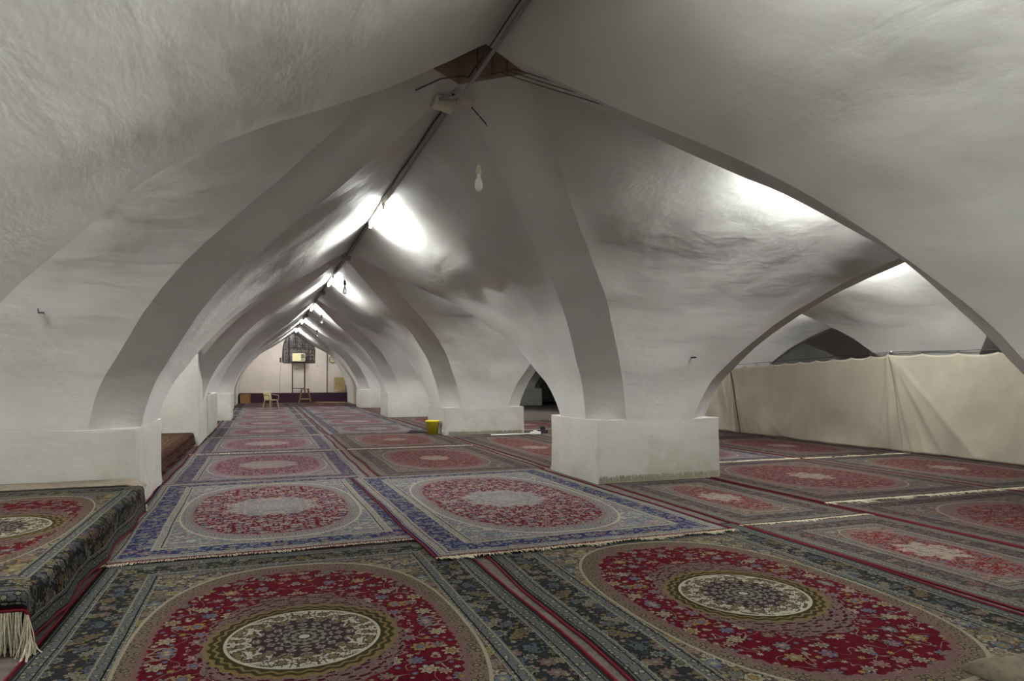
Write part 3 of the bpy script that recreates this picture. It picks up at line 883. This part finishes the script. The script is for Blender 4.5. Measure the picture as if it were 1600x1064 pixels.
def ridge_cable(y0, y1, dx, m, rad, seed):
    n = int((y1-y0)/.35); pts = []
    for k in range(n+1):
        y = y0+(y1-y0)*k/n
        pts.append((CX+dx+.012*noise.noise(Vector((y*1.2, seed, 0))), y, 3.885-.02*abs(noise.noise(Vector((y*.8, seed, 4))))))
    bm = bmesh.new(); tube(bm, pts, rad, 6); return link_bm('cable', bm, m, smooth=True)
tag(ridge_cable(5.55, 9.25, -.03, M['cable_dark'], .010, 1), 'black cable on the ridge between junction box and nearest lit tube', 'cable')
tag(ridge_cable(5.55, 9.25, .03, M['cond_grey'], .010, 2), 'thin grey conduit on the ridge up to the nearest lit tube', 'conduit')
tag(ridge_cable(10.6, 16.3, -.02, M['cable_dark'], .010, 3), 'black cable on the ridge between the first and second lit tubes', 'cable')
tag(ridge_cable(10.6, 16.3, .03, M['cond_grey'], .009, 4), 'grey conduit on the ridge between the first and second lit tubes', 'conduit')
tag(ridge_cable(17.7, 22.9, -.01, M['cable_dark'], .012, 5), 'black cable on the ridge between the second and third lit tubes', 'cable')
tag(ridge_cable(24.3, 28.9, -.01, M['cable_dark'], .012, 6), 'black cable on the ridge between the third and fourth lit tubes', 'cable')
# cables down the shaft wall and along the near right rib
for k, (a, b, lab) in enumerate(((.10, .10, 'thin wire running down the brown opening, nearest to the conduit'), (.20, .17, 'paired wires running from the brown opening down the right rib'), (.30, .26, 'thin wire at the right of the brown opening, slanting to the rib'))):
    x = CX+a+.02; yy = 5.46-.36/.46*(a+.02)-.02
    bm = bmesh.new()
    pts = [(x, yy, 5.05), (x, yy, 4.4), (x, yy, 3.96)]
    # follow the near right web/rib towards the right pillar of this side
    for t in (.97, .93, .88, .82, .75, .68, .6):
        px = 4.4-(4.4-CX)*t; py = 1.6+3.5*t
        off = .33-.12*k
        pts.append((px-.30*off+.22, py+.40*off-.1, Pz(min(1, t+.012))+.0))
    tube(bm, pts[:3] + [(p[0], p[1], p[2]-.012) for p in pts[3:]], .0045, 5)
    o = link_bm('cable', bm, M['mat'], smooth=True); tag(o, lab, 'cable')
bm = bmesh.new(); box(bm, -.085, .085, -.06, .06, -.045, .035, .008, Matrix.Translation((CX-.11, 5.56, 3.79)) @ Matrix.Rotation(R(12), 4, 'Y'))
o = link_bm('junction_box', bm, M['beige']); tag(o, 'larger beige junction box at the crown where the conduit ends', 'junction box')
bm = bmesh.new(); box(bm, -.045, .045, -.04, .04, -.03, .03, .005, Matrix.Translation((CX+.075, 5.50, 3.80)) @ Matrix.Rotation(R(25), 4, 'Y'))
o = link_bm('junction_box', bm, M['beige']); tag(o, 'small beige junction box from which the nearest bulb hangs', 'junction box')
bm = bmesh.new(); tube(bm, [(CX+.11, 5.52, 3.79), (CX+.3, 5.70, 3.73), (CX+.55, 5.95, 3.62), (CX+.8, 6.22, 3.50)], .006, 6)
o = link_bm('cable', bm, M['cable_dark'], smooth=True); tag(o, 'thin dark cable leaving the small junction box to the right', 'cable')
for y, lab in ((13.7, 'grey junction box on the ridge above the second hanging bulb'), (19.6, 'dark junction box on the ridge beyond the second lit tube'), (27.0, 'junction box on the ridge above the farther hanging bulb')):
    bm = bmesh.new(); box(bm, -.11, .08, -.1, .1, 3.80, 3.88, .01, Matrix.Translation((CX, y, 0)))
    o = link_bm('junction_box', bm, M['cond_grey']); tag(o, lab, 'junction box')

def pendant(x, y, ztop, zs, label, m, sm, s=1.0):
    r = thing('bulb', (x, y, zs), label, 'light bulb')
    bm = bmesh.new(); tube(bm, [(0, 0, .0), (.003, 0, (ztop-zs)*.5), (0, 0, ztop-zs)], .0022*s, 5); link_bm('cord', bm, M['beige'], r)
    bm = bmesh.new(); lathe(bm, [(0, .005), (.012, .004), (.017, -.006), (.018, -.03), (.021, -.034), (.0215, -.06), (.018, -.064), (0, -.064)], 20)
    link_bm('socket', bm, sm, r, smooth=True)
    bm = bmesh.new(); lathe(bm, [(.013, -.060), (.0135, -.085), (.016, -.095), (.026, -.118), (.0315, -.145), (.030, -.170), (.020, -.192), (.008, -.199), (0, -.2)], 24)
    link_bm('glass_bulb', bm, m, r, smooth=True)
    bm = bmesh.new(); tube(bm, [(0, 0, -.066), (0, 0, -.115)], .004, 6); tube(bm, [(-.008, 0, -.115), (0, 0, -.12), (.008, 0, -.115)], .001, 4)
    link_bm('filament', bm, M['cond_grey'], r)
    return r
pendant(CX+.06, 5.12, 3.95, 3.16, 'milky unlit bulb in a beige socket hanging nearest, under the crown', M['glass_milk'], M['beige'])
p2 = pendant(1.53, 14.0, 3.86, 3.44, 'clear unlit bulb in a dark socket before the second lit tube', M['glass_clear'], M['cable_dark']); p2.scale = (1.35,)*3; 
p3 = pendant(1.74, 22.6, 3.70, 3.5, 'clear unlit bulb hanging right of the third lit tube', M['glass_clear'], M['cable_dark']); p3.scale = (1.35,)*3
p4 = pendant(1.95, 27.5, 3.60, 3.35, 'small unlit bulb hanging right of the end wall window', M['glass_clear'], M['cable_dark']); p4.scale = (1.35,)*3

# wall hook on left web
bm = bmesh.new()
tube(bm, [(0, .12, 0), (0, -.02, 0), (0, -.04, .0), (-.02, -.05, -.004)], .007, 8); tube(bm, [(-.02, -.05, -.012), (-.026, -.055, .035)], .005, 8)
lathe(bm, [(0, -.006), (.014, -.006), (.014, .006), (0, .006)], 14, (0, -.02, 0))
o = link_bm('wall_hook', bm, M['iron'], smooth=False, loc=(-2.02, 7.81, 2.13)); tag(o, 'small black iron hook in the plaster high at the left edge', 'hook')
for (x, y, z, lab) in ((5.62, 8.05, 1.78, 'small dark nail hole in the web above the nearest right pillar'), (5.3, 16.9, 1.53, 'small dark peg in the plaster above the second right pillar')):
    bm = bmesh.new(); lathe(bm, [(0, -.05), (.009, -.05), (.012, .0), (.009, .25), (0, .25)], 10)
    bmesh.ops.rotate(bm, matrix=Matrix.Rotation(R(-90), 3, 'X'), verts=bm.verts)
    o = link_bm('peg', bm, M['iron'], loc=(x, y, z)); tag(o, lab, 'peg')

# ------------------------------------------------------------------ canvas partition
def ctop(y):   # top height along the wire
    return 1.82+(15.1-y)*.036 if y > 10.1 else 2.0-.015*(10.1-y)
def curtain(y0, y1, label, fold, seed, nr):
    root = thing('canvas_curtain', (12.02, (y0+y1)/2, 0), label, 'curtain')
    bm = bmesh.new(); n = int((y1-y0)/.035); k = 44
    yc = (y0+y1)/2; sp = (y1-y0)/nr
    V = []
    for i in range(n+1):
        y = y0+(y1-y0)*i/n; s = (y-y0)/(y1-y0)
        q = ((y-y0)/sp) % 1.0
        sag = .045*(1-(2*q-1)**2)**.8
        zt = ctop(y)-.035-sag
        zb = .02+.02*noise.noise(Vector((y*1.3, seed, 0)))
        row = []
        for j in range(k+1):
            t = j/k; z = zb+(zt-zb)*t
            # folds gathered from the upper corners and puckers by the seams
            d0 = (y-y0); d1 = (y1-y)
            f = .010*noise.noise(Vector((y*4.5+z*2, z*3.2, seed+8))) + fold*.035*math.sin(y*13+2*noise.noise(Vector((y*2, z*.8, seed))))*(.4+.6*t)
            diag = math.exp(-((d1-.10-(1-t)*.85)/.16)**2)*.045*(t**.5)
            diag2 = math.exp(-((d1-.02-(1-t)*.30)/.07)**2)*.035
            diag3 = math.exp(-((d0-.06-(1-t)*.20)/.08)**2)*.03
            fan = sum(.035*(.35+.65*(1-t))*t**.15*math.exp(-((d1-.05-(1-t)*s_)/(.03+.05*(1-t)*s_+.01))**2) for s_ in (.18, .45, .85, 1.5))
            fan += sum(.02*math.exp(-((d0-.03-(1-t)*s_)/.05)**2) for s_ in (.2, .5))
            low = -fan + (1-t)**2*.11*noise.noise(Vector((y*1.6, z*1.2, seed+3)))
            x = -.02 - (seed-11)*.012 - diag - diag2 - diag3 + f + low + .022*noise.noise(Vector((y*.9, z*1.1, seed)))
            x -= .33*t
            row.append(bm.verts.new((x, y-yc, z)))
        V.append(row)
    for a, b in zip(V, V[1:]):
        for j in range(k): bm.faces.new((a[j], b[j], b[j+1], a[j+1]))
    o = link_bm('cloth', bm, M['canvas'], root, smooth=True)
    md = o.modifiers.new('thick', 'SOLIDIFY'); md.thickness = .004
    for i in range(nr+1):
        y = y0+sp*i; z = ctop(y)
        bm = bmesh.new()
        pts = [(-.375, y-yc+.012*math.cos(a), z-.016+.024*math.sin(a)) for a in [2*PI*q/10 for q in range(11)]]
        tube(bm, pts, .0035, 5, False); link_bm('hook_ring', bm, M['iron'], root)
    # bottom hem
    return root
curtain(15.02, 17.10, 'cream canvas panel, narrow gathered one at the left beside the nearest right pillar', 1.0, 11, 4)
curtain(10.12, 15.0, 'cream canvas panel, middle and widest one, below the dark opening', .10, 12, 10)
curtain(5.2, 10.13, 'cream canvas panel at the right edge of the picture', .18, 13, 7)
bm = bmesh.new(); tube(bm, [(11.63, y, ctop(y)+.006) for y in (17.2, 15.0, 13, 11.5, 10.11, 8.5, 7, 5.2)], .005, 6)
o = link_bm('curtain_wire', bm, M['iron']); tag(o, 'black wire strung along the top of the cream canvas panels', 'wire')
bm = bmesh.new(); tube(bm, [(11.62, 15.03, 1.82), (11.77, 15.01, .9), (11.93, 15.0, .02)], .012, 6)
o = link_bm('curtain_rod', bm, M['steel']); tag(o, 'thin dark upright rod between the left and middle canvas panels', 'rod')
bm = bmesh.new(); box(bm, -.02, .02, -.02, .02, 0, .07, .006, Matrix.Translation((11.66, 10.10, ctop(10.1)-.01)))
lathe(bm, [(0, .07), (.014, .075), (.016, .09), (.01, .105), (0, .11)], 12, (11.66, 10.10, ctop(10.1)-.01))
o = link_bm('wire_bracket', bm, M['pvc']); tag(o, 'small white insulator where the canvas wire bends', 'bracket')

# ------------------------------------------------------------------ things by the second right pillar
r = thing('bucket', (4.17, 17.55, .015), 'yellow plastic bucket standing at the second right pillar', 'bucket')
bm = bmesh.new(); lathe(bm, [(0, .004), (.125, .004), (.135, .0), (.175, .33), (.185, .335), (.188, .36), (.182, .365), (.170, .36), (.130, .02), (0, .02)], 32)
link_bm('tub', bm, M['yellow'], r, smooth=True)
bm = bmesh.new(); tube(bm, [(.19*math.cos(a), .19*math.sin(a)*.35-.17*abs(math.sin(a)), .335-.16*math.sin(a)) for a in [PI*k/14 for k in range(15)]], .004, 6)
link_bm('handle', bm, M['steel'], r)
bm = bmesh.new()
bx = [(0,0),(.35,.06),(.62,.02),(.55,-.10),(.3,-.12),(.05,-.08)]
top = bm.verts.new((.32, -.02, .09)); vs = [bm.verts.new((a, b, .008)) for a, b in bx]; mid = [bm.verts.new((a*.7+.1, b*.7, .055+.02*((i*37)%3))) for i, (a, b) in enumerate(bx)]
for i in range(6):
    j = (i+1) % 6; bm.faces.new((vs[i], vs[j], mid[j], mid[i])); bm.faces.new((mid[i], mid[j], top))
bm.faces.new(vs[::-1])
bmesh.ops.subdivide_edges(bm, edges=bm.edges, cuts=2, use_grid_fill=True, smooth=.6)
o = link_bm('cloth_bundle', bm, M['black_cloth'], smooth=True, loc=(3.55, 18.15, .005)); tag(o, 'crumpled black cloth on the rug, left of the yellow bucket', 'cloth')
r = thing('lamp_batten', (6.1, 16.55, .02), 'white tube lamp batten lying on the rug before the second right pillar', 'lamp batten', R(2))
bm = bmesh.new(); tube(bm, [(-.65, 0, .02), (.45, 0, .02)], .016, 10); link_bm('tube', bm, M['pvc'], r, smooth=True)
bm = bmesh.new(); box(bm, .45, .72, -.05, .05, 0, .07, .01); box(bm, .52, .62, -.06, .02, .05, .10, .01); link_bm('bracket', bm, M['pvc'], r)
bm = bmesh.new(); box(bm, -.14, .14, -.1, .1, 0, .09, .02); lathe(bm, [(0, .0), (.07, .0), (.075, .1), (.05, .13), (0, .13)], 18, (.03, 0, .06))
o = link_bm('tool_box', bm, M['black_cloth'], loc=(7.0, 16.9, .018)); tag(o, 'small black bundle on the floor in the gap right of the second pillar', 'bundle')

# ------------------------------------------------------------------ end wall furniture
WY = YF
bm = bmesh.new(); box(bm, -1.35, 4.95, 42.95, WY-.01, 0, .57, .01)
o = link_bm('stage_step', bm, M['cloth_maroon']); tag(o, 'long step under dark maroon cloth along the foot of the end wall', 'step')
# window
def arch_pts(w, z0, zs, zt, n=10, ins=0):
    pts = [(-w, z0), (-w, zs)]
    for k in range(1, n+1):
        a = k/n; pts.append((-w*math.cos(a*PI/2)**.9 if a < 1 else 0, zs+(zt-zs)*math.sin(a*PI/2)**1.05))
    pts += [(-p[0], p[1]) for p in pts[:-1][::-1]]
    return pts
wx, wz0, wzs, wzt, ww = 2.05, 2.45, 3.1, 4.36, .93
wr = thing('window_1', (wx, WY-.03, 0), 'pointed dark patterned window high in the end wall', 'window'); wr['kind'] = 'structure'
for key in ('label', 'category'): del wr[key]
bm = bmesh.new(); a = arch_pts(ww, wz0, wzs, wzt)
V = [bm.verts.new((p[0], 0, p[1])) for p in a]; W = [bm.verts.new((p[0], .05, p[1])) for p in a]
bm.faces.new(V)
link_bm('window_pane', bm, M['pane'], wr)
bm = bmesh.new()
mfr = M['cable_dark']; aa = arch_pts(ww, wz0, wzs, wzt); tube(bm, [(p[0], -.02, p[1]) for p in aa+[aa[0]]], .035, 6)
for xx in (-.58, -.2, .2, .58):
    zt = wzs + (wzt-wzs)*math.sqrt(max(0, 1-(abs(xx)/ww)**1.8)); tube(bm, [(xx, -.02, wz0 if abs(xx) > .5 else 3.35), (xx, -.02, zt)], .042, 6)
tube(bm, [(-.58, -.02, 3.35), (.58, -.02, 3.35)], .035, 6)
link_bm('window_frame', bm, mfr, wr)
# AC on its stand
r = thing('air_conditioner', (2.02, WY-.35, 2.50), 'cream window air conditioner on a tall steel stand', 'air conditioner')
bm = bmesh.new(); box(bm, -.37, .37, -.25, .25, 0, .48, .02); link_bm('casing', bm, M['ac_body'], r)
bm = bmesh.new(); box(bm, .13, .34, -.262, -.24, .17, .44, .004)
for k in range(7): box(bm, .14, .33, -.268, -.258, .19+k*.035, .203+k*.035)
link_bm('outlet_grille', bm, M['ac_dark'], r)
bm = bmesh.new(); box(bm, .13, .34, -.262, -.24, .05, .13, .004); link_bm('control_panel', bm, M['ac_dark'], r)
bm = bmesh.new()
for k in range(12): box(bm, -.34, .10, -.258, -.248, .06+k*.031, .074+k*.031)
link_bm('intake_grille', bm, M['ac_body'], r)
r = thing('metal_stand', (2.02, WY-.35, .57), 'tall brown steel stand carrying the air conditioner', 'stand')
for sx in (-1, 1):
    for sy in (-1, 1):
        bm = bmesh.new(); tube(bm, [(sx*.36, sy*.23, 0), (sx*.36, sy*.23, 1.92)], .022, 4); link_bm('leg', bm, M['steel'], r)
for z in (.28, 1.9):
    for sy in (-1, 1):
        bm = bmesh.new(); tube(bm, [(-.36, sy*.23, z), (.36, sy*.23, z)], .018, 4); link_bm('crossbar', bm, M['steel'], r)
    for sx in (-1, 1):
        bm = bmesh.new(); tube(bm, [(sx*.36, -.23, z), (sx*.36, .23, z)], .018, 4); link_bm('crossbar', bm, M['steel'], r)
# clock
r = thing('wall_clock', (4.06, WY-.03, 2.63), 'round brass rimmed clock on the end wall', 'clock')
bm = bmesh.new(); lathe(bm, [(.15, .0), (.21, .0), (.225, .02), (.21, .04), (.17, .035), (.155, .02)], 28); bmesh.ops.rotate(bm, matrix=Matrix.Rotation(R(90), 3, 'X'), verts=bm.verts); link_bm('rim', bm, M['brass'], r, smooth=True)
bm = bmesh.new(); lathe(bm, [(0, .018), (.17, .018), (.17, .0), (0, 0)], 28); bmesh.ops.rotate(bm, matrix=Matrix.Rotation(R(90), 3, 'X'), verts=bm.verts); link_bm('dial', bm, M['dial'], r)
for a, L, nm in ((55, .09, 'hour_hand'), (-70, .13, 'minute_hand')):
    bm = bmesh.new(); tube(bm, [(0, -.028, 0), (L*math.sin(R(a)), -.028, L*math.cos(R(a)))], .008, 5); link_bm(nm, bm, M['iron'], r)
bm = bmesh.new(); tube(bm, [(3.74, WY-.03, .57), (3.74, WY-.03, 3.55)], .022, 8)
o = link_bm('wall_pipe', bm, M['steel']); tag(o, 'thin dark vertical pipe on the end wall left of the clock', 'pipe')
bm = bmesh.new(); tube(bm, [(1.0, WY-.02, 2.75), (1.01, WY-.02, 2.3), (.93, WY-.02, 1.5), (.95, WY-.02, .6)], .008, 6)
o = link_bm('cable', bm, M['cable_dark']); tag(o, 'thin cable hanging down the end wall left of the window', 'cable')
bm = bmesh.new(); box(bm, -.05, .05, -.03, .03, 0, .28, .01, Matrix.Translation((.98, WY-.03, 2.44)))
o = link_bm('wall_switch', bm, M['steel']); tag(o, 'small dark box on the end wall at the window corner', 'switch')
bm = bmesh.new(); lathe(bm, [(0, 0), (.03, 0), (.03, .03), (0, .03)], 12); bmesh.ops.rotate(bm, matrix=Matrix.Rotation(R(90), 3, 'X'), verts=bm.verts)
o = link_bm('wall_plug', bm, M['iron'], loc=(3.15, WY-.005, 2.25)); tag(o, 'small round dark plug on the end wall right of the stand', 'plug')

def plastic_chair(loc, rot):
    r = thing('plastic_chair', loc, 'ivory plastic armchair standing on the floor before the maroon step', 'chair', rot)
    bm = bmesh.new(); box(bm, -.22, .22, -.21, .21, .40, .43, .012); link_bm('seat', bm, M['ivory'], r, smooth=False)
    for sx in (-1, 1):
        for sy in (-1, 1):
            bm = bmesh.new(); tube(bm, [(sx*.26, sy*.25, 0), (sx*.24, sy*.21, .2), (sx*.21, sy*.18, .41)], [.022, .026, .034], 6); link_bm('leg', bm, M['ivory'], r)
    bm = bmesh.new(); n = 12
    V = []
    for i in range(n+1):
        a = (i/n-.5)*2.0; row = []
        for j in range(7):
            t = j/6; z = .42+(.82-.42)*t - .06*abs(a)**2.5*t
            row.append(bm.verts.new((.27*math.sin(a), .16+.07*math.cos(a)*1.0+.06*t, z)))
        V.append(row)
    for a, b in zip(V, V[1:]):
        for j in range(6): bm.faces.new((a[j], a[j+1], b[j+1], b[j]))
    o = link_bm('backrest', bm, M['ivory'], r, smooth=True); md = o.modifiers.new('t', 'SOLIDIFY'); md.thickness = .015
    for sx in (-1, 1):
        bm = bmesh.new(); tube(bm, [(sx*.23, .26, .70), (sx*.27, .05, .655), (sx*.28, -.16, .65), (sx*.275, -.235, .61), (sx*.25, -.22, .40)], [.016, .022, .022, .018, .02], 6); link_bm('armrest', bm, M['ivory'], r)
plastic_chair((.33, 34.6, .017), R(42))
# wooden stool
r = thing('wooden_stool', (2.20, 40.3, .017), 'tall brown wooden stool with splayed legs before the maroon step', 'stool')
bm = bmesh.new(); box(bm, -.24, .24, -.24, .24, .82, .86, .008); link_bm('seat', bm, M['wood'], r)
for sx in (-1, 1):
    for sy in (-1, 1):
        bm = bmesh.new(); tube(bm, [(sx*.33, sy*.28, 0), (sx*.17, sy*.17, .83)], .035, 4); link_bm('leg', bm, M['wood'], r)
for s in (-1, 1):
    bm = bmesh.new(); box(bm, -.27, .27, s*.25-.015, s*.25+.015, .25, .30); link_bm('stretcher', bm, M['wood_pale'], r)
    bm = bmesh.new(); box(bm, s*.28-.015, s*.28+.015, -.24, .24, .36, .41); link_bm('stretcher', bm, M['wood'], r)
# armchair on the step
r = thing('wooden_armchair', (4.42, 43.5, .57), 'olive cushioned wooden armchair on the step at the right of the end wall', 'armchair', R(-6))
bm = bmesh.new(); box(bm, -.27, .27, -.28, .25, .30, .40, .03); link_bm('seat', bm, M['cushion'], r)
bm = bmesh.new(); box(bm, -.26, .26, .22, .30, .42, .90, .03); link_bm('backrest', bm, M['cushion'], r)
bm = bmesh.new()
for s in (-1, 1): box(bm, s*.30-.025, s*.30+.025, .23, .29, .0, .95, .006)
box(bm, -.32, .32, .235, .285, .90, .95, .006)
link_bm('back_frame', bm, M['wood_pale'], r)
for s in (-1, 1):
    bm = bmesh.new(); box(bm, s*.30-.035, s*.30+.035, -.32, .25, .50, .54, .01); link_bm('armrest', bm, M['wood_pale'], r)
    bm = bmesh.new(); box(bm, s*.30-.025, s*.30+.025, -.30, -.25, 0, .50, .004); link_bm('leg', bm, M['wood_pale'], r)
bm = bmesh.new(); box(bm, -.30, .30, -.295, -.27, .20, .31, .004); box(bm, -.30, .30, -.295, -.27, .05, .09, .004); link_bm('front_rail', bm, M['wood_pale'], r)
# lattice box left, stone right
r = thing('lattice_box', (-1.0, 42.75, 0), 'low orange brown box with crossed lattice at the left end of the step', 'box')
bm = bmesh.new(); box(bm, -.28, .28, -.15, .15, 0, .52, .01); link_bm('panel', bm, M['lattice'], r)
bm = bmesh.new()
for a, b in (((-.25, .04), (.25, .48)), ((-.25, .48), (.25, .04))): tube(bm, [(a[0], -.16, a[1]), (b[0], -.16, b[1])], .018, 4)
for a, b in (((-.27, .02), (.27, .02)), ((-.27, .5), (.27, .5)), ((-.27, .02), (-.27, .5)), ((.27, .02), (.27, .5))): tube(bm, [(a[0], -.16, a[1]), (b[0], -.16, b[1])], .02, 4)
link_bm('lattice', bm, M['wood'], r)
bm = bmesh.new(); box(bm, 0, .0001+.32, 0, .6, 0, .48, .03)
for v in bm.verts: v.co += noise.noise_vector(v.co*4)*.02
o = link_bm('stone_block', bm, M['stone'], loc=(4.98, 43.2, .0)); tag(o, 'rough grey stone block at the right end of the maroon step', 'stone')
bm = bmesh.new(); tube(bm, [(2.9, 42.4, .03), (4.6, 41.9, .03)], .02, 6)
o = link_bm('wooden_pole', bm, M['wood_pale'], loc=(0, 0, 0)); tag(o, 'thin pale pole lying on the rug before the maroon step', 'pole')

# pillar shelf in the left wall gap
bm = bmesh.new(); box(bm, -1.72, -1.40, 20.2, 20.9, 1.05, 1.11, .01)
o = link_bm('ledge_slab', bm, M['plaster_base']); tag(o, 'small plaster slab lying on the low wall at the left', 'slab')

# ------------------------------------------------------------------ camera, world, view
cam = bpy.data.cameras.new('camera'); co = bpy.data.objects.new('camera', cam); C.objects.link(co)
co.location = (0, 0, 1.5); co.rotation_euler = (PI/2, 0, -YAW)
cam.sensor_width = 36; cam.lens = 24.0; cam.shift_y = .03625; cam.clip_end = 200
sc.camera = co
w = bpy.data.worlds.new('world'); sc.world = w; w.use_nodes = True
w.node_tree.nodes['Background'].inputs[0].default_value = (.6, .65, .7, 1)
w.node_tree.nodes['Background'].inputs[1].default_value = .05
sc.view_settings.view_transform = 'Standard'; sc.view_settings.look = 'None'
sc.view_settings.gamma = 1; sc.view_settings.use_curve_mapping = False
sc.view_settings.exposure = 1.28
sc.cycles.max_bounces = 10; sc.cycles.diffuse_bounces = 7
sc.cycles.use_denoising = True
